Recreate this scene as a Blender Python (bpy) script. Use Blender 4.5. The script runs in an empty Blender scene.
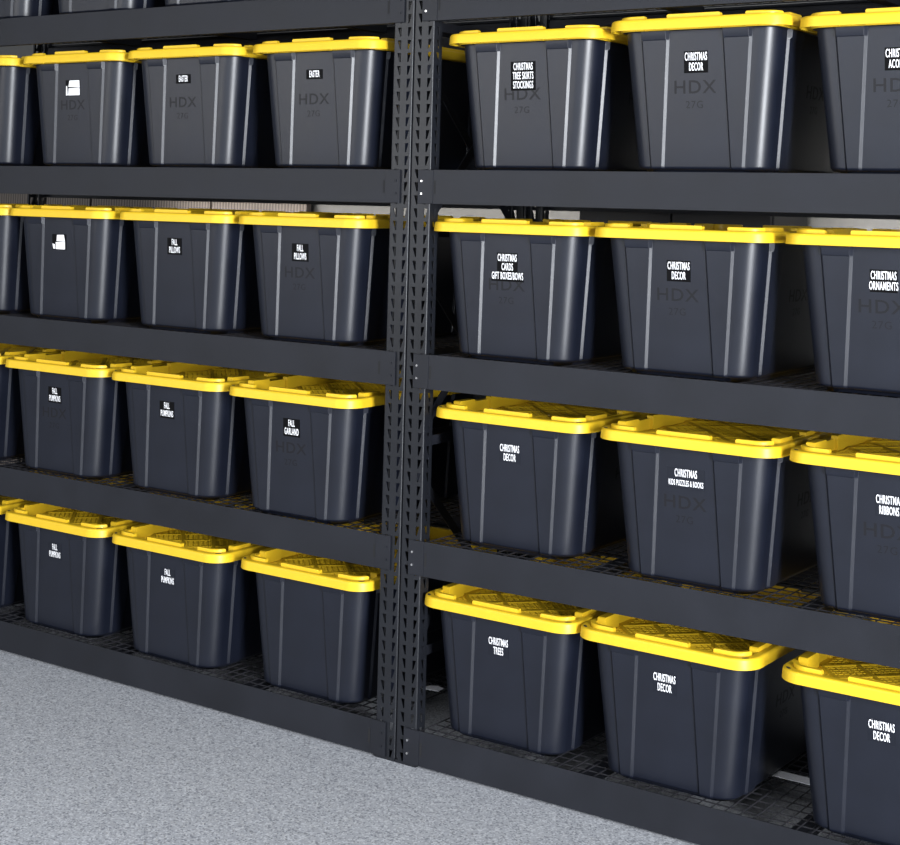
import bpy, bmesh, math, random
from mathutils import Vector, Matrix
random.seed(7)
S = 0.0254                      # the scene is laid out in inches, built in metres
scene = bpy.context.scene
col = scene.collection

# ------------------------------------------------------------ camera
YAW, PITCH, ROLL, FPX = 0.6013, -0.0455, 0.0242, 1552.07
CX, CY = 477.5, 133.9
cam_pos = Vector((107.70, -143.35, 63.35)) * S
fw = Vector((-math.sin(YAW)*math.cos(PITCH), math.cos(YAW)*math.cos(PITCH), -math.sin(PITCH)))
rt = Vector((math.cos(YAW), math.sin(YAW), 0))
up = rt.cross(fw)
r2 = math.cos(ROLL)*rt + math.sin(ROLL)*up
u2 = -math.sin(ROLL)*rt + math.cos(ROLL)*up
cd = bpy.data.cameras.new('camera')
cam = bpy.data.objects.new('camera', cd); col.objects.link(cam)
cam.matrix_world = Matrix(((r2.x, u2.x, -fw.x, cam_pos.x), (r2.y, u2.y, -fw.y, cam_pos.y), (r2.z, u2.z, -fw.z, cam_pos.z), (0, 0, 0, 1)))
cd.sensor_fit = 'HORIZONTAL'; cd.sensor_width = 36; cd.lens = FPX*36/900
cd.shift_x = (450-CX)/900; cd.shift_y = (CY-422.5)/900
cd.clip_start = 0.05; cd.clip_end = 200
scene.camera = cam

# ------------------------------------------------------------ light
scene.view_settings.view_transform = 'Standard'; scene.view_settings.look = 'None'
scene.view_settings.exposure = 0.0; scene.view_settings.gamma = 1.0
scene.view_settings.use_curve_mapping = False
w = bpy.data.worlds.new('world'); scene.world = w; w.use_nodes = True
bg = w.node_tree.nodes['Background']
bg.inputs['Color'].default_value = (0.70, 0.82, 1.0, 1); bg.inputs['Strength'].default_value = 0.16
def area(name, pos, target, sx, sy, power, color):
    l = bpy.data.lights.new(name, 'AREA'); l.shape = 'RECTANGLE'; l.size = sx*S; l.size_y = sy*S
    l.energy = power; l.color = color
    o = bpy.data.objects.new(name, l); col.objects.link(o)
    o.location = Vector(pos)*S
    d = (Vector(target)-Vector(pos)).normalized()
    o.rotation_euler = d.to_track_quat('-Z', 'Y').to_euler()
    return o
# daylight through the open garage door and a tall window further along
area('door_daylight', (40, -330, 80), (10, 0, 50), 190, 110, 120, (0.84, 0.92, 1.0))
area('side_window_daylight', (290, -190, 70), (10, 0, 50), 50, 140, 1700, (0.93, 0.96, 1.0))
area('side_window_daylight', (-170, -260, 92), (0, 0, 70), 220, 80, 170, (1.0, 0.99, 0.97))
area('ceiling_lamp', (30, -150, 117), (30, -120, 0), 260, 36, 130, (0.97, 0.98, 1.0))
rl = area('rear_wall_fill', (-10, 43, 56), (-10, 60, 62), 170, 4, 12, (1.0, 0.97, 0.93))  # added fill light behind the racks, only brightens the back wall
rl.data.spread = math.radians(75)

# ------------------------------------------------------------ materials
def mat(name, base, rough=0.5, spec=0.5, noise=0.0, nscale=40, bump=0.0, bscale=300, rnoise=0.0):
    m = bpy.data.materials.new(name); m.use_nodes = True
    nt = m.node_tree; b = nt.nodes['Principled BSDF']
    b.inputs['Base Color'].default_value = (*base, 1)
    b.inputs['Roughness'].default_value = rough
    b.inputs['Specular IOR Level'].default_value = spec
    tc = nt.nodes.new('ShaderNodeTexCoord')
    if noise > 0 or rnoise > 0:
        n = nt.nodes.new('ShaderNodeTexNoise'); n.inputs['Scale'].default_value = nscale; n.inputs['Detail'].default_value = 5
        nt.links.new(tc.outputs['Object'], n.inputs['Vector'])
    if noise > 0:
        r = nt.nodes.new('ShaderNodeValToRGB')
        r.color_ramp.elements[0].position = 0.3; r.color_ramp.elements[1].position = 0.7
        r.color_ramp.elements[0].color = (*[c*(1-noise) for c in base], 1)
        r.color_ramp.elements[1].color = (*[min(1, c*(1+noise)) for c in base], 1)
        nt.links.new(n.outputs['Fac'], r.inputs['Fac']); nt.links.new(r.outputs['Color'], b.inputs['Base Color'])
    if rnoise > 0:
        mr = nt.nodes.new('ShaderNodeMapRange')
        mr.inputs['To Min'].default_value = rough-rnoise; mr.inputs['To Max'].default_value = rough+rnoise
        nt.links.new(n.outputs['Fac'], mr.inputs['Value']); nt.links.new(mr.outputs['Result'], b.inputs['Roughness'])
    if bump > 0:
        n2 = nt.nodes.new('ShaderNodeTexNoise'); n2.inputs['Scale'].default_value = bscale
        nt.links.new(tc.outputs['Object'], n2.inputs['Vector'])
        bp = nt.nodes.new('ShaderNodeBump'); bp.inputs['Strength'].default_value = bump; bp.inputs['Distance'].default_value = 0.001
        nt.links.new(n2.outputs['Fac'], bp.inputs['Height']); nt.links.new(bp.outputs['Normal'], b.inputs['Normal'])
    return m
M_body = mat('black_polypropylene', (0.0045, 0.006, 0.012), 0.38, 0.46, noise=0.15, nscale=9, bump=0.12, bscale=900, rnoise=0.05)
M_logo = mat('embossed_black_polypropylene', (0.006, 0.006, 0.008), 0.5, 0.3)
M_lid = mat('yellow_polypropylene', (0.64, 0.41, 0.016), 0.42, 0.35, noise=0.03, nscale=20)
M_steel = mat('black_powder_coat', (0.008, 0.009, 0.013), 0.5, 0.33, noise=0.2, nscale=6, bump=0.25, bscale=700, rnoise=0.06)
M_post = mat('black_powder_coat_gloss', (0.008, 0.009, 0.012), 0.38, 0.36, noise=0.2, nscale=6, bump=0.15, bscale=700)
M_wire = mat('black_coated_wire', (0.02, 0.02, 0.024), 0.4)
M_zinc = mat('zinc_rivet', (0.75, 0.75, 0.75), 0.25); M_zinc.node_tree.nodes['Principled BSDF'].inputs['Metallic'].default_value = 1
M_slot = mat('black_slot', (0.004, 0.004, 0.005), 0.9)
M_tape = mat('black_label_tape', (0.001, 0.001, 0.0015), 0.6, 0.12)
M_clear = mat('satin_label_film', (0.004, 0.0055, 0.011), 0.42, 0.4)
M_white = mat('white_vinyl_lettering_and_glare', (0.85, 0.85, 0.87), 0.5)
M_wall = mat('painted_drywall', (0.12, 0.118, 0.113), 0.9, noise=0.05, bump=0.2)
M_floor_light = mat('painted_floor_light', (0.8, 0.81, 0.85), 0.7, noise=0.15, nscale=300)  # speckled white standing in for light falling on the floor
M_cab = mat('black_cabinet_laminate', (0.01, 0.01, 0.012), 0.4)
M_plaster = mat('light_grey_plastic', (0.55, 0.55, 0.54), 0.5)

# lid tray: small diamond embossing
M_tray = mat('yellow_textured_tray', (0.60, 0.38, 0.014), 0.42, 0.35)
nt = M_tray.node_tree; b = nt.nodes['Principled BSDF']
tc = nt.nodes.new('ShaderNodeTexCoord')

# speckled epoxy floor
M_floor = bpy.data.materials.new('speckled_epoxy'); M_floor.use_nodes = True
nt = M_floor.node_tree; b = nt.nodes['Principled BSDF']
tc = nt.nodes.new('ShaderNodeTexCoord')
vo = nt.nodes.new('ShaderNodeTexVoronoi'); vo.inputs['Scale'].default_value = 210
nt.links.new(tc.outputs['Object'], vo.inputs['Vector'])
sep = nt.nodes.new('ShaderNodeSeparateColor'); nt.links.new(vo.outputs['Color'], sep.inputs['Color'])
rp = nt.nodes.new('ShaderNodeValToRGB'); rp.color_ramp.interpolation = 'CONSTANT'
e = rp.color_ramp.elements
e[0].position = 0; e[0].color = (0.22, 0.23, 0.255, 1)
e[1].position = 0.16; e[1].color = (0.37, 0.382, 0.415, 1)
x = e.new(0.5); x.color = (0.43, 0.445, 0.475, 1)
x = e.new(0.80); x.color = (0.56, 0.575, 0.605, 1)
nt.links.new(sep.outputs['Red'], rp.inputs['Fac'])
nt.links.new(rp.outputs['Color'], b.inputs['Base Color'])
b.inputs['Roughness'].default_value = 0.6

# fluted brown panel
M_wood = bpy.data.materials.new('brown_fluted_wood'); M_wood.use_nodes = True
nt = M_wood.node_tree; b = nt.nodes['Principled BSDF']
tc = nt.nodes.new('ShaderNodeTexCoord')
wv = nt.nodes.new('ShaderNodeTexWave'); wv.bands_direction = 'X'; wv.inputs['Scale'].default_value = 18; wv.inputs['Distortion'].default_value = 1.5
nt.links.new(tc.outputs['Object'], wv.inputs['Vector'])
rp = nt.nodes.new('ShaderNodeValToRGB')
rp.color_ramp.elements[0].color = (0.045, 0.035, 0.03, 1); rp.color_ramp.elements[1].color = (0.16, 0.135, 0.115, 1)
nt.links.new(wv.outputs['Fac'], rp.inputs['Fac']); nt.links.new(rp.outputs['Color'], b.inputs['Base Color'])
b.inputs['Roughness'].default_value = 0.7

# ------------------------------------------------------------ mesh helpers (inches)
def finish(name, bm, m, parent=None, smooth=None, loc=None):
    bmesh.ops.recalc_face_normals(bm, faces=bm.faces)
    me = bpy.data.meshes.new(name)
    for v in bm.verts: v.co *= S
    bm.to_mesh(me); bm.free()
    me.materials.append(m)
    if smooth is not None:
        for p in me.polygons: p.use_smooth = True
        me.set_sharp_from_angle(angle=math.radians(smooth))
    o = bpy.data.objects.new(name, me); col.objects.link(o)
    if smooth is not None:
        md = o.modifiers.new('weighted_normals', 'WEIGHTED_NORMAL'); md.keep_sharp = True; md.weight = 90
    if parent: o.parent = parent
    if loc: o.location = Vector(loc)*S
    return o
def box(bm, x0, x1, y0, y1, z0, z1, bev=0.0):
    vs = [bm.verts.new((x, y, z)) for z in (z0, z1) for y in (y0, y1) for x in (x0, x1)]
    fs = [bm.faces.new([vs[i] for i in q]) for q in ((0,2,3,1),(4,5,7,6),(0,1,5,4),(2,6,7,3),(0,4,6,2),(1,3,7,5))]
    if bev > 0:
        es = set(e for f in fs for e in f.edges)
        bmesh.ops.bevel(bm, geom=list(es), offset=bev, segments=2, affect='EDGES', profile=0.5)
def bar(bm, p, q, wdt, th, axis=Vector((1, 0, 0))):
    """flat bar from p to q, thickness th along axis"""
    p = Vector(p); q = Vector(q); d = (q-p).normalized(); n = axis.cross(d).normalized()
    vs = []
    for c in (p, q):
        for a, bb in ((-1, -1), (1, -1), (1, 1), (-1, 1)):
            vs.append(bm.verts.new(c + n*(a*wdt/2) + axis*(bb*th/2)))
    for qd in ((0,1,2,3),(7,6,5,4),(0,4,5,1),(1,5,6,2),(2,6,7,3),(3,7,4,0)): bm.faces.new([vs[i] for i in qd])
def rod(bm, p, q, r, n=6):
    p = Vector(p); q = Vector(q); d = (q-p).normalized()
    a = d.orthogonal().normalized(); c = d.cross(a)
    r1 = [bm.verts.new(p + a*math.cos(t*2*math.pi/n)*r + c*math.sin(t*2*math.pi/n)*r) for t in range(n)]
    r2_ = [bm.verts.new(v.co + (q-p)) for v in r1]
    for i in range(n): bm.faces.new((r1[i], r1[(i+1) % n], r2_[(i+1) % n], r2_[i]))
    bm.faces.new(r1[::-1]); bm.faces.new(r2_)
def empty(name, loc, label=None, cat=None, group=None):
    o = bpy.data.objects.new(name, None); col.objects.link(o); o.empty_display_size = 0.1
    o.location = Vector(loc)*S
    if label: o['label'] = label
    if cat: o['category'] = cat
    if group: o['group'] = group
    return o
def tag(o, label, cat, group=None, kind=None):
    o['label'] = label; o['category'] = cat
    if group: o['group'] = group
    if kind: o['kind'] = kind
def loft(bm, rings, cap0=True, cap1=True):
    R = [[bm.verts.new(p) for p in r] for r in rings]
    n = len(R[0])
    for a, b_ in zip(R, R[1:]):
        for i in range(n): bm.faces.new((a[i], a[(i+1) % n], b_[(i+1) % n], b_[i]))
    if cap0: bm.faces.new(R[0][::-1])
    if cap1: bm.faces.new(R[-1])
    return R

# ------------------------------------------------------------ the room
bm = bmesh.new(); box(bm, -420, 420, -420, 64, -4, 0)
o = finish('floor', bm, M_floor); o['kind'] = 'structure'
bm = bmesh.new(); box(bm, -420, 420, 60, 64, 0, 118)
o = finish('wall_back', bm, M_wall); o['kind'] = 'structure'

# ------------------------------------------------------------ racks
LEVELS = [4.2, 25.2, 46.2, 67.2, 88.2]
BH = 3.9
POST_H = 99.0
def slot_plate(bm, origin, ex, n_in, width, flip, mirror):
    """perforated strip: keyholes wide at the top, every 1.5 in; width along ex, inward normal n_in"""
    o_ = Vector(origin); ex = Vector(ex); n_in = Vector(n_in); ez = Vector((0, 0, 1))
    hc = {0: 0.65, 1: 0.87, 2: 0.5*width}[flip]
    h0, h1 = hc-0.26, hc+0.26
    for k in range(int(POST_H/1.5)):
        z = k*1.5
        zb, zt = z+0.2, z+1.25
        if not mirror: hole = [(h0+0.34, zb), (h1, zb), (h1, zt), (h0, zt)]
        else: hole = [(h0, zb), (h1-0.34, zb), (h1, zt), (h0, zt)]
        rect = [(0, z), (width, z), (width, z+1.5), (0, z+1.5)]
        A = [bm.verts.new(o_ + ex*u + ez*v) for u, v in rect]
        B = [bm.verts.new(o_ + ex*u + ez*v) for u, v in hole]
        C = [bm.verts.new(p.co + n_in*0.09) for p in B]
        for i in range(4):
            j = (i+1) % 4
            bm.faces.new((A[i], A[j], B[j], B[i])); bm.faces.new((B[i], B[j], C[j], C[i]))
def post_mesh():
    bm = bmesh.new()
    W = 2.8; r = 0.16; D = 1.6
    slot_plate(bm, (r, 0, 0), (1, 0, 0), (0, 1, 0), W/2-r, 0, False)
    slot_plate(bm, (W/2, 0, 0), (1, 0, 0), (0, 1, 0), W/2-r, 1, True)
    slot_plate(bm, (W, r, 0), (0, 1, 0), (-1, 0, 0), D-r, 2, False)
    slot_plate(bm, (0, r, 0), (0, 1, 0), (1, 0, 0), D-r, 2, False)
    for cx, s in ((W-r, 1), (r, -1)):       # rounded corners
        prev = None
        for i in range(5):
            a = i*math.pi/8
            x_, y_ = cx+s*r*math.sin(a), r-r*math.cos(a)
            cur = (bm.verts.new((x_, y_, 0)), bm.verts.new((x_, y_, POST_H)))
            if prev: bm.faces.new((prev[0], cur[0], cur[1], prev[1]))
            prev = cur
    bmesh.ops.remove_doubles(bm, verts=bm.verts, dist=0.001)
    # return lips behind the side walls
    box(bm, 0.0, 0.3, D-0.02, D+0.06, 0, POST_H); box(bm, W-0.3, W, D-0.02, D+0.06, 0, POST_H)
    box(bm, -0.02, W+0.02, -0.03, D+0.1, 0, 0.35)
    return bm
post_proto = finish('upright_post', post_mesh(), M_post, smooth=35)
post_me = post_proto.data
foot_bm = None
def rack(label, xa, xb, name='shelving_rack'):
    root = empty(name, (xa, 0, 0), label, 'shelving rack', 'bolt-together racks standing side by side')
    Wd = xb-xa; DEP = 26.0
    global post_proto
    posts = []
    for i, (px, py, rz) in enumerate(((0, 0, 0), (Wd-2.8, 0, 0), (2.8, DEP, math.pi), (Wd, DEP, math.pi))):
        if post_proto is not None: p = post_proto; post_proto = None
        else: p = bpy.data.objects.new('upright_post', post_me); col.objects.link(p)
        p.parent = root; p.location = Vector((px, py, 0))*S; p.rotation_euler = (0, 0, rz)
    for side in (0, 1):
        xx = 1.4 if side == 0 else Wd-1.4
        for z in (12, 36, 60, 84):
            bm = bmesh.new(); bar(bm, (xx, 1.7, z), (xx, DEP-1.7, z), 1.1, 0.12)
            finish('side_brace', bm, M_steel, root)
        for z in (12, 36, 60):
            bm = bmesh.new(); bar(bm, (xx-0.2, 1.7, z+23 if side else z+1), (xx-0.2, DEP-1.7, z+1 if side else z+23), 1.1, 0.12)
            finish('side_brace', bm, M_steel, root)
    for lv in LEVELS:
        for rear in (0, 1):
            if rear: lv -= 0.5
            bm = bmesh.new()
            f = (lambda y: y) if not rear else (lambda y: DEP-y)
            def bx(x0, x1, y0, y1, z0, z1, bev=0):
                a, c = sorted((f(y0), f(y1))); box(bm, x0, x1, a, c, z0, z1, bev)
            x0, x1 = 1.25, Wd-1.25
            # face, rolled top lip, step, bottom lip
            bx(x0, x1, -0.16, -0.04, lv-BH, lv, 0.035)
            bx(2.9, Wd-2.9, -0.1, 1.15, lv-0.6, lv-0.48)
            bx(2.9, Wd-2.9, -0.1, 0.8, lv-BH+0.02, lv-BH+0.12)
            bx(2.9, Wd-2.9, 1.05, 1.15, lv-1.6, lv-0.49)
            # end connectors wrapping the post
            bx(x0-0.02, x0+2.1, -0.24, -0.1, lv-BH+0.05, lv-0.05, 0.03)
            bx(x1-2.1, x1+0.02, -0.24, -0.1, lv-BH+0.05, lv-0.05, 0.03)
            be = finish('shelf_beam', bm, M_steel, root, smooth=35)
            if not rear:
                for cx in (x0+2.35, x1-2.35):
                    bm = bmesh.new(); box(bm, cx-0.13, cx+0.13, -0.175, -0.1, lv-2.75, lv-1.25); finish('slot', bm, M_slot, be)
                for cx in (x0+0.55, x1-0.55):
                    for dz in (1.3, 2.75):
                        bm = bmesh.new()
                        rod(bm, (cx, -0.34, lv-dz), (cx, -0.2, lv-dz), 0.13, 10); finish('rivet', bm, M_zinc if cx < Wd/2 else M_steel, be)
        lv += 0.5
        for k in range(1, 4):
            bm = bmesh.new(); xx = Wd*k/4
            box(bm, xx-0.8, xx+0.8, 1.2, DEP-1.2, lv-1.6, lv-0.50)
            finish('deck_support', bm, M_steel, root)
    return root
LEV_NAMES = ['bottom', 'second', 'third', 'fourth', 'top']
rackL = rack('black steel shelving rack left of the paired uprights, holding Fall and Easter totes', -96.0, 0.0)
rackR = rack('black steel shelving rack right of the paired uprights, holding Christmas totes', 0.15, 96.15)

deck_me = None
for ri, (xa, side) in enumerate(((-96.0, 'left'), (0.15, 'right'))):
    for li, lv in enumerate(LEVELS):
        if deck_me is None:
            bm = bmesh.new()
            x0, x1, y0, y1 = 3.0, 93.0, 0.02, 25.98
            yy = y0+0.25
            ys = [0.35+ i*(25.3/15) for i in range(16)]
            for y_ in ys: rod(bm, (x0, y_, -0.17), (x1, y_, -0.17), 0.08)
            n = 60
            for i in range(n+1):
                xx = x0+(x1-x0)*i/n
                rod(bm, (xx, y0, -0.05), (xx, y1, -0.05), 0.075)
            o = finish('wire_deck', bm, M_wire); deck_me = o.data
        else:
            o = bpy.data.objects.new('wire_deck', deck_me); col.objects.link(o)
        o.location = Vector((xa, 0, lv-0.22))*S
        where = {'bottom': 'just above the floor on the lowest', 'second': 'on the second-lowest', 'third': 'on the middle', 'fourth': 'on the fourth', 'top': 'on the uppermost'}[LEV_NAMES[li]]
        tag(o, 'black wire grid deck %s level of the %s rack' % (where, side), 'wire deck', 'wire grid decks on the rack levels')

# ------------------------------------------------------------ tote meshes
TH = 14.3                                  # underside of lid rim
def body_half(z):
    t = z/TH
    return 7.4+1.4*t, 12.95+0.85*t          # half width, half depth
def smoothstep(t):
    t = max(0.0, min(1.0, t)); return t*t*(3-2*t)
def rib_off(u, z, ribs):
    """outward protrusion at tangential coordinate u"""
    t = z/TH; d = 0.0
    for (ti, to, bi, bo) in ribs:            # inner/outer edge at top and at bottom
        for s in (-1, 1):
            i = bi+(ti-bi)*t; o_ = bo+(to-bo)*t
            a = s*u
            if i-0.25 < a < o_+0.25:
                d = max(d, min(1.0, (a-(i-0.25))/0.25, ((o_+0.25)-a)/0.25))
    return d
FR = [(3.2, 6.1, 4.0, 5.05)]
SR = [(7.4, 10.6, 8.3, 9.9)]
def ring(z, inset=0.0, ribs=True, extra=0.0):
    hw, hd = body_half(z); hw -= inset; hd -= inset
    rc = 1.9
    pts = []
    def side_us(half, rb):
        t = z/TH; us = []
        for (ti, to, bi, bo) in rb:
            i = bi+(ti-bi)*t; o_ = bo+(to-bo)*t
            us += [i-0.30, i-0.25, i-0.235, i-0.015, i, i+0.06, (i+o_)/2, o_-0.06, o_, o_+0.015, o_+0.235, o_+0.25, o_+0.30]
        return [-u for u in us[::-1]]+[0.0]+us
    def mk(half_t, half_n, rb, conv):
        for u in [-(half_t-rc)]+side_us(half_t, rb)+[(half_t-rc)]:
            off = (0.26+extra)*rib_off(u, z, rb) if ribs else 0.0
            pts.append(conv(u, half_n+off))
    def corner(cx, cy, a0):
        for i in range(1, 9):
            a = a0+i*(math.pi/2)/9
            pts.append((cx+rc*math.cos(a), cy+rc*math.sin(a), z))
    mk(hw, hd, FR, lambda u, n: (u, -n, z));  corner(hw-rc, -(hd-rc), -math.pi/2)
    mk(hd, hw, SR, lambda u, n: (n, u, z));   corner(hw-rc, hd-rc, 0)
    mk(hw, hd, FR, lambda u, n: (-u, n, z));  corner(-(hw-rc), hd-rc, math.pi/2)
    mk(hd, hw, SR, lambda u, n: (-n, -u, z)); corner(-(hw-rc), -(hd-rc), math.pi)
    return pts
bm = bmesh.new()
rings = [ring(0.0, 0.75, False), ring(0.38, 0.6, False), ring(0.40, 0.22), ring(0.55, 0.05), ring(0.75, 0.0)]
rings += [ring(z) for z in (3, 5.5, 8, 10.5, 13.2)]
rings += [ring(13.3, 0, True, 0.2), ring(14.1, 0, True, 0.22), ring(14.15, -0.3, False), ring(14.17, -0.28, False), ring(14.17, 0.2, False), ring(13.4, 0.35, False)]
loft(bm, rings)
body_o = finish('body', bm, M_body, smooth=60)

LW, LD = 10.2, 15.2                          # half sizes of the lid
def rrect(hw, hd, r, z, n=8):
    p = []
    for cx, cy, a0 in ((hw-r, -(hd-r), -90), (hw-r, hd-r, 0), (-(hw-r), hd-r, 90), (-(hw-r), -(hd-r), 180)):
        for i in range(n+1):
            a = math.radians(a0+90*i/n); p.append((cx+r*math.cos(a), cy+r*math.sin(a), z))
    return p
def lr(inset, z, r): return rrect(LW-inset, LD-inset, max(0.3, r-inset), z)
bm = bmesh.new()
RC = 2.5
loft(bm, [lr(0.9, 14.25, RC), lr(0.28, 14.22, RC), lr(0.2, 14.02, RC), lr(0.0, 14.0, RC), lr(0.0, 14.1, RC), lr(0.07, 14.8, RC), lr(0.12, 14.98, RC), lr(0.22, 15.07, RC), lr(0.38, 15.1, RC),
          lr(0.98, 15.1, RC), lr(1.03, 15.06, RC), lr(1.10, 14.05, RC), lr(1.16, 13.98, RC)], cap0=False, cap1=True)
# raised tabs along the inner edge
def path_pts(inset, r0):
    hw, hd = LW-inset, LD-inset; r = max(0.3, r0-inset)
    return hw, hd, r
def tab(bm, pts_out, pts_in, z0, z1):
    n = len(pts_out)
    def L(pts, z): return [bm.verts.new((x_, y_, z)) for x_, y_ in pts]
    def shr(po, pi, f): return [(a[0]+(c[0]-a[0])*f, a[1]+(c[1]-a[1])*f) for a, c in zip(po, pi)]
    loop = pts_out+pts_in[::-1]
    cxm = sum(p[0] for p in loop)/len(loop); cym = sum(p[1] for p in loop)/len(loop)
    inner = []
    for x_, y_ in loop:
        d = Vector((cxm-x_, cym-y_)); ln = d.length
        d = d*(min(0.12, ln*0.3)/ln); inner.append((x_+d.x, y_+d.y))
    A, B_, C_ = L(loop, z0), L(loop, z1-0.1), L(inner, z1)
    m = len(loop)
    for P, Q in ((A, B_), (B_, C_)):
        for i in range(m): bm.faces.new((P[i], P[(i+1) % m], Q[(i+1) % m], Q[i]))
    bm.faces.new(C_)
def straight(bm, axis, s, a, b_, o0, o1, z1=15.62):
    """tab on side (axis 0: front/back at y=s*, axis 1: left/right at x=s*), from a to b"""
    if axis == 0:
        yo, yi = s*(LD-o0), s*(LD-o1); tab(bm, [(a, yo), (b_, yo)], [(a, yi), (b_, yi)], 14.0, z1)
    else:
        xo, xi = s*(LW-o0), s*(LW-o1); tab(bm, [(xo, a), (xo, b_)], [(xi, a), (xi, b_)], 14.0, z1)
for s in (-1, 1):
    straight(bm, 0, s, -3.0, 3.0, 0.72, 1.3, 15.5)
    for a, b_, d in ((-11.4, -8.4, 1.9), (-4.8, 4.8, 1.7), (8.4, 11.4, 1.9)):
        straight(bm, 1, s, a, b_, 0.95, d, 15.5)
    for a, b_ in ((-8.35, -4.85), (4.85, 8.35)):
        straight(bm, 1, s, a, b_, 1.0, 1.35, 15.15)
for sx, sy in ((1, -1), (1, 1), (-1, 1), (-1, -1)):
    cx, cy = LW-RC-0.4, LD-RC-0.4
    R1, R2 = RC+0.4-0.95, RC+0.4-1.45
    po = [(sx*(cx-1.6), sy*(cy+R1))]; pi = [(sx*(cx-1.6), sy*(cy+R2))]
    for i in range(7):
        a = math.radians(90-75*i/6)
        po.append((sx*(cx+R1*math.cos(a)), sy*(cy+R1*math.sin(a)))); pi.append((sx*(cx+R2*math.cos(a)), sy*(cy+R2*math.sin(a))))
    tab(bm, po, pi, 14.0, 15.46)
lid_o = finish('lid', bm, M_lid, smooth=40)
# corner tie slots in the rim
tie_objs = []
for sx, sy in ((1, -1), (-1, -1), (1, 1), (-1, 1)):
    slot_b = bmesh.new()
    c = Vector((sx*(LW-1.15), sy*(LD-1.15), 15.11)); t = Vector((sx, -sy, 0)).normalized(); nn = Vector((sx, sy, 0)).normalized()
    c += nn*0.12
    vs = [slot_b.verts.new(c+t*(0.40*math.cos(a))+nn*(0.17*math.sin(a))) for a in [i*math.pi/6 for i in range(12)]]
    vb = [slot_b.verts.new(v.co-Vector((0, 0, 0.1))) for v in vs]
    for i in range(12): slot_b.faces.new((vs[i], vs[(i+1) % 12], vb[(i+1) % 12], vb[i]))
    slot_b.faces.new(vs)
    tie_objs.append(finish('tie_slot', slot_b, M_slot))
# tray with crossing ribs
bm = bmesh.new()
TW, TD = LW-1.2, LD-1.2
vs = [bm.verts.new(p) for p in rrect(TW, TD, 1.1, 13.99)]
bm.faces.new(vs)
def clip(p, d, W_, D_):
    t0, t1 = -1e9, 1e9
    for c, dd, h in ((p[0], d[0], W_), (p[1], d[1], D_)):
        a, b_ = (-h-c)/dd, (h-c)/dd
        t0 = max(t0, min(a, b_)); t1 = min(t1, max(a, b_))
    return t0, t1
for sgn, fine in ((1, 0), (-1, 0), (1, 1), (-1, 1)):
    d = Vector((0.7, sgn*0.71, 0)).normalized()
    step = 0.92 if fine else 5.52
    for k in range(-28, 29):
        if fine and k % 6 == 0 or (not fine and abs(k) > 4): continue
        p = (0, k*step, 0)
        t0, t1 = clip(p, d, TW-0.9, TD-0.3)
        if t1-t0 < 1.5: continue
        P, Q = Vector(p)+d*t0, Vector(p)+d*t1
        n_ = Vector((-d.y, d.x, 0))
        z = 13.99
        w1, w2, h = (0.11, 0.05, 0.07) if fine else (0.36, 0.2, 0.17)
        for off in (0,):
            v = []
            for c in (P, Q):
                for a, hh in ((-w1, 0), (-w2, h), (w2, h), (w1, 0)):
                    v.append(bm.verts.new(c+n_*a+Vector((0, 0, z+hh+0.004*sgn))))
            for i in range(3): bm.faces.new((v[i], v[i+1], v[i+5], v[i+4]))
            bm.faces.new(v[:4]); bm.faces.new(v[4:])
tray_o = finish('center_panel', bm, M_tray)

def text_mesh(lines, size, xs, gap, name, place, bold=0.0, extrude=0.015):
    """lettering laid onto a surface; place(u, v, d) -> 3D point in inches"""
    bm = bmesh.new()
    full = size
    for i, ln in enumerate(lines):
        size = full*(0.74 if len(ln) > 16 else 1.0)
        cu = bpy.data.curves.new('t', 'FONT'); cu.body = ln; cu.size = 1.0; cu.align_x = 'CENTER'; cu.align_y = 'CENTER'
        cu.offset = bold; cu.space_character = 1.12; cu.extrude = 0.0; cu.resolution_u = 3
        to = bpy.data.objects.new('t', cu); col.objects.link(to)
        bpy.context.view_layer.update()
        me = bpy.data.meshes.new_from_object(to.evaluated_get(bpy.context.evaluated_depsgraph_get()))
        tmp = bmesh.new(); tmp.from_mesh(me)
        top = (len(lines)-1)/2*gap - i*gap
        vm = {}
        for v in tmp.verts: vm[v] = bm.verts.new(place(v.co.x*size*xs, v.co.y*size+top, extrude))
        for f_ in tmp.faces:
            try: bm.faces.new([vm[v] for v in f_.verts])
            except ValueError: pass
        bd = [e_ for e_ in tmp.edges if len(e_.link_faces) == 1]
        lo = {}
        for e_ in bd:
            q = []
            for v in e_.verts:
                if v not in lo: lo[v] = bm.verts.new(place(v.co.x*size*xs, v.co.y*size+top, 0.0))
                q.append(v)
            bm.faces.new((vm[q[0]], vm[q[1]], lo[q[1]], lo[q[0]]))
        tmp.free(); bpy.data.objects.remove(to); bpy.data.curves.remove(cu); bpy.data.meshes.remove(me)
    return bm
def front_place(cx, cz):
    def f(u, v, d):
        z = cz+v; return Vector((cx+u, -(body_half(z)[1]+d), z))
    return f
def side_place(cy, cz):
    def f(u, v, d):
        z = cz+v; return Vector((body_half(z)[0]+d, cy+u, z))
    return f
def merge(a, b_):
    me = bpy.data.meshes.new('tmp'); b_.to_mesh(me); b_.free(); a.from_mesh(me); bpy.data.meshes.remove(me)
def logo(place_maker, c):
    a = text_mesh(['HDX'], 1.85, 1.14, 1, 'l', place_maker(c, 8.45), extrude=0.01, bold=0.012)
    b_ = text_mesh(['27G'], 1.05, 1.05, 1, 'l', place_maker(c, 6.75), extrude=0.01)
    merge(a, b_); return a
logo_f = finish('embossed_logo', logo(front_place, -0.2), M_logo)
logo_s = finish('embossed_logo', logo(side_place, -2.0), M_logo)
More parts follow.
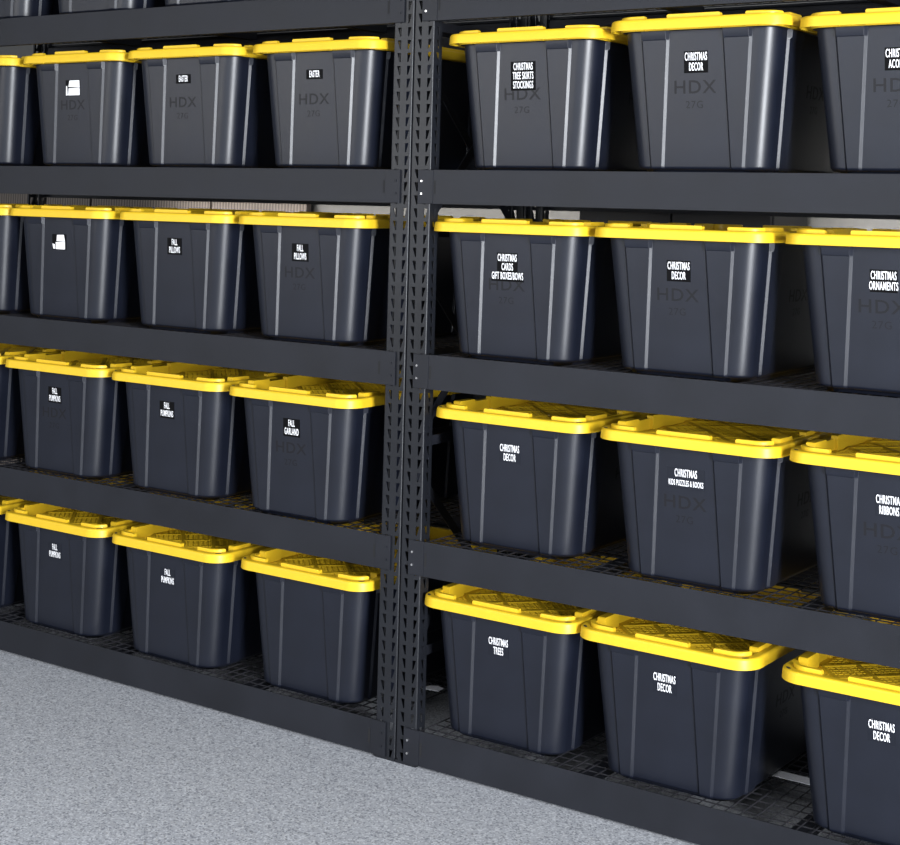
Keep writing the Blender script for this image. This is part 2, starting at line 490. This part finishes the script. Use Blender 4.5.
protos = {'body': body_o, 'lid': lid_o, 'tray': tray_o, 'lf': logo_f, 'ls': logo_s}

label_cache = {}
def label_plate(lines, sx=0.0):
    gap = 1.0; n = len(lines); cz = 12.05-(n*gap/2+0.08)
    wmax = max(len(l)*(0.74 if len(l) > 16 else 1.0) for l in lines)*0.262+0.35
    bm = bmesh.new(); pl = front_place(sx, cz)
    hw, hh = max(1.3, wmax/2), n*gap/2+0.08
    if n == 3 and len(lines[2]) > 12: rects = [(-1.35, 1.35, -gap/2, hh), (-hw, hw, -hh, -gap/2)]
    else: rects = [(-hw, hw, -hh, hh)]
    for a, b_, c, d in rects:
        q = [bm.verts.new(pl(u, v, 0.03)) for u, v in ((a, c), (b_, c), (b_, d), (a, d))]
        r_ = [bm.verts.new(pl(u, v, 0.0)) for u, v in ((a, c), (b_, c), (b_, d), (a, d))]
        bm.faces.new(q)
        for i in range(4): bm.faces.new((q[i], q[(i+1) % 4], r_[(i+1) % 4], r_[i]))
    tm = text_mesh(lines, 1.12, 0.395, gap, 't', lambda u, v, d: pl(u, v, 0.032+d), bold=0.01, extrude=0.01)
    return bm, tm
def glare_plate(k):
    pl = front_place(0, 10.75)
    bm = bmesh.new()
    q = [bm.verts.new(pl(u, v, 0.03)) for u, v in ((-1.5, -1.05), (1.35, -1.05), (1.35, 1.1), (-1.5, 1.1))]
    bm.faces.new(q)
    t = bmesh.new()  # white shapes paint the light reflected off the glossy label
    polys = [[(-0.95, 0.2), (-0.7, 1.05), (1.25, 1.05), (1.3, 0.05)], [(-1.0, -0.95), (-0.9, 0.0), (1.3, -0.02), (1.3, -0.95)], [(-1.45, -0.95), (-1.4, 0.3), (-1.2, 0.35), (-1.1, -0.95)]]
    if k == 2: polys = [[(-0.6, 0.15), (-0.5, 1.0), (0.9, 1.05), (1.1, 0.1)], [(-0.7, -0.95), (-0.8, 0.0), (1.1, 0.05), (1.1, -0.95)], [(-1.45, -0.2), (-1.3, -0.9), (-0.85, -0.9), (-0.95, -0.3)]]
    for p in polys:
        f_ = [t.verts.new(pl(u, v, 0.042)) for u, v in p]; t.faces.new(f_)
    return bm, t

def child_copy(o, parent, first):
    if first: c = o
    else: c = o.copy(); col.objects.link(c)
    c.parent = parent
    return c
count = 0
def tote(row, x_left, y_front, yaw, lines, label, logo_on=True, dz=0.0, group=None):
    """x_left: left end of the lid at the front; y_front: front of the lid"""
    global count
    first = count == 0; count += 1
    lv = LEVELS[row]
    cx, cy = x_left+LW, y_front+LD
    root = empty('storage_tote', (cx, cy, lv-0.16), label, 'storage tote', group)
    root.rotation_euler = (0, 0, math.radians(yaw))
    if dz: root.scale = (1, 1, 1+dz)
    bd = child_copy(protos['body'], root, first)
    ld = child_copy(protos['lid'], root, first); ld['label'] = 'yellow lid with raised tabs'; ld.location = (0, 0, 0.2*S)
    child_copy(protos['tray'], ld, first)
    for t_ in tie_objs: child_copy(t_, ld, first)
    if logo_on: child_copy(protos['lf'], bd, first)
    child_copy(protos['ls'], bd, first)
    if lines:
        plain = row == 0 or (row == 1 and x_left > 0)
        key = (tuple(lines) if isinstance(lines, list) else lines, plain)
        if key not in label_cache:
            if isinstance(lines, list): p, t = label_plate(lines)
            else: p, t = glare_plate(lines)
            P = finish('name_label', p, M_clear if plain else M_tape, root); T_ = finish('lettering_or_glare', t, M_white, P)  # on glare plates the white pieces are painted reflection, not letters
            label_cache[key] = (P, T_)
        else:
            P0, T0 = label_cache[key]
            P = P0.copy(); col.objects.link(P); P.parent = root
            T_ = T0.copy(); col.objects.link(T_); T_.parent = P
    return root
C = 'black tote with yellow lid'
G = {0: 'totes on the top level', 1: 'totes on the fourth level', 2: 'totes on the middle level', 3: 'totes on the second level', 4: 'totes on the bottom level'}
XM = ['CHRISTMAS']
T = [
 # level index, x of lid's left end, y, yaw, text, label, logo
 (4, -88.4, -0.8, 0, None, 'topmost-level tote at the left edge of the photo, only its base in view', True),
 (4, -66.9, -0.8, 0, None, 'topmost-level tote second from the left, only its base in view', True),
 (4, -46.0, -0.8, 0, None, 'topmost-level tote third from the left, only a sliver of base in view', True),
 (3, -90.2, -1.2, -1.0, None, 'black tote cut off by the left edge, fourth level, left of the glare-white label', True),
 (3, -68.6, -1.2, 0.3, 1, 'black tote with glare-white label above the embossed logo, fourth level left rack', True),
 (3, -47.6, -1.2, 0.5, ['EASTER'], 'black tote with Easter label in the middle of the fourth level, left rack', True),
 (3, -25.3, -1.2, 0, ['EASTER'], 'black tote with Easter label next to the uprights, fourth level, left rack', True),
 (2, -91.0, -0.9, 0, None, 'black tote cut off by the left edge on the middle level', True),
 (2, -70.5, -0.9, 0, 2, 'black tote with glare-white label on the middle level, left rack', False),
 (2, -48.4, -0.9, 0, ['FALL', 'PILLOWS'], 'Fall Pillows tote away from the uprights, between two other middle-level totes', False),
 (2, -27.1, -0.9, 0.3, ['FALL', 'PILLOWS'], 'Fall Pillows tote beside the uprights on the middle level', True),
 (1, -91.8, -1.2, 0, None, 'black tote cut off by the left edge on the second level from the floor', True),
 (1, -70.0, -1.2, 0, ['FALL', 'PUMPKINS'], 'Fall Pumpkins tote on the second level, the left one of two there', True),
 (1, -48.5, -1.2, 0, ['FALL', 'PUMPKINS'], 'Fall Pumpkins tote on the second level beside the Fall Garland tote', False),
 (1, -26.7, -2.0, 0.3, ['FALL', 'GARLAND'], 'black tote with Fall Garland label beside the uprights', True),
 (0, -91.5, -0.9, 0, None, 'black tote cut off by the left edge on the bottom level', True),
 (0, -69.2, -0.9, 0, ['FALL', 'PUMPKINS'], 'Fall Pumpkins tote on the bottom level, the left one of two there', False),
 (0, -47.3, -1.3, 0, ['FALL', 'PUMPKINS'], 'Fall Pumpkins tote on the bottom level beside the unlabelled tote', False),
 (0, -24.9, -0.9, 0, None, 'plain black tote without any label, bottom level beside the uprights', False),
 (3, 4.8, -1.2, 0, ['CHRISTMAS', 'TREE SKIRTS', 'STOCKINGS'], 'black tote with Christmas Tree Skirts Stockings label', True),
 (3, 26.1, -1.6, 0, ['CHRISTMAS', 'DECOR'], 'Christmas Decor tote on the fourth level', True),
 (3, 47.2, -1.2, 0, ['CHRISTMAS', 'ACORNS'], 'black tote at the right edge of the fourth level, its Christmas label cut off', True),
 (2, 3.1, -0.9, 0, ['CHRISTMAS', 'CARDS', 'GIFT BOXES/BOWS'], 'black tote with Christmas Cards Gift Boxes/Bows label', True),
 (2, 24.2, -0.9, 0, ['CHRISTMAS', 'DECOR'], 'Christmas Decor tote on the middle level', True),
 (2, 45.9, -0.9, 0, ['CHRISTMAS', 'ORNAMENTS'], 'black tote with Christmas Ornaments label at the right edge', True),
 (1, 3.4, 0.0, 0, ['CHRISTMAS', 'DECOR'], 'Christmas Decor tote on the second level beside the uprights', False),
 (1, 25.6, -1.2, 0, ['CHRISTMAS', 'KIDS PUZZLES & BOOKS'], 'black tote with Christmas Kids Puzzles & Books label', True),
 (1, 46.8, -1.2, 0, ['CHRISTMAS', 'RIBBONS'], 'black tote with Christmas Ribbons label at the right edge', True),
 (0, 2.97, -0.7, 0, ['CHRISTMAS', 'TREES'], 'black tote with Christmas Trees label', False),
 (0, 23.4, -0.8, 0, ['CHRISTMAS', 'DECOR'], 'Christmas Decor tote on the bottom level beside the Christmas Trees tote', False),
 (0, 46.3, -1.1, 0, ['CHRISTMAS', 'DECOR'], 'Christmas Decor tote on the bottom level at the right edge, lid cut off', False),
]
for row, xl, yf, yaw, lines, lab, lg in T:
    tote(row, xl, yf, yaw, lines, lab, lg, (0.045 if xl == 26.1 else 0.015) if row == 3 else 0.0, group=G[4-row])

# ------------------------------------------------------------ things behind the racks, seen in the slit over the middle totes
bm0 = None
pan_me = None
for i, (x0, lab) in enumerate(((-164, 'leftmost'), (-117.5, 'middle'), (-86.4, 'rightmost'))):
    wd = 46 if i == 0 else (30.6 if i == 1 else 22)
    bm = bmesh.new(); box(bm, 0, wd, 0, 1.2, 0, 84, 0.1)
    o = finish('wood_panel', bm, M_wood, loc=(x0, 57, 0))
    tag(o, '%s brown ribbed wood panel glimpsed behind the left rack' % lab, 'wood panel', 'wood panels against the back wall')
def cabinet(x0, x1, y0, h, lab):
    root = empty('storage_cabinet', (x0, y0, 0), lab, 'cabinet')
    W_ = x1-x0
    bm = bmesh.new(); box(bm, 0, W_, 0.8, 12, 0, h, 0.15); finish('cabinet_body', bm, M_cab, root)
    for k in (0, 1):
        bm = bmesh.new(); box(bm, 0.3+k*(W_/2-0.1), W_/2-0.1+k*(W_/2-0.1), 0, 0.75, 2.5, h-0.8, 0.08)
        d = finish('door', bm, M_cab, root)
        bm = bmesh.new(); hx = W_/2-1.2 if k == 0 else W_/2+1.2
        box(bm, hx-0.2, hx+0.2, -0.9, -0.4, h/2-3, h/2+3, 0.1); box(bm, hx-0.2, hx+0.2, -0.5, 0.05, h/2-3, h/2-2.4); box(bm, hx-0.2, hx+0.2, -0.5, 0.05, h/2+2.4, h/2+3)
        finish('handle', bm, M_zinc, d)
    return root
cabinet(-5.0, 24.5, 46.5, 78, 'tall black cabinet glimpsed behind the right rack')

def patch(pts, z, lab):  # thin white pieces painted in place of lit floor under the deck
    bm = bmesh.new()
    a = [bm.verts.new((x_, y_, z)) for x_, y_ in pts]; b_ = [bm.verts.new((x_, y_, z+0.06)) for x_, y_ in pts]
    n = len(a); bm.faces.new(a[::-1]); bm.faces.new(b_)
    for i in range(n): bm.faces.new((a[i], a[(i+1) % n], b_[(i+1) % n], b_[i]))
    o = finish('painted_light_strip', bm, M_floor_light); tag(o, lab, 'painted light')
patch([(40.6, 12.1), (47.5, 12.1), (47.5, 13.9), (40.6, 13.9)], 4.08, 'white speckled strip of painted floor light on the bottom deck, between two Christmas Decor totes')
patch([(-5.6, 12.6), (-3.3, 12.9), (-3.4, 14.2), (-4.6, 14.6), (-5.5, 14.0)], 4.08, 'small white painted-light scrap on the bottom deck behind the paired uprights')
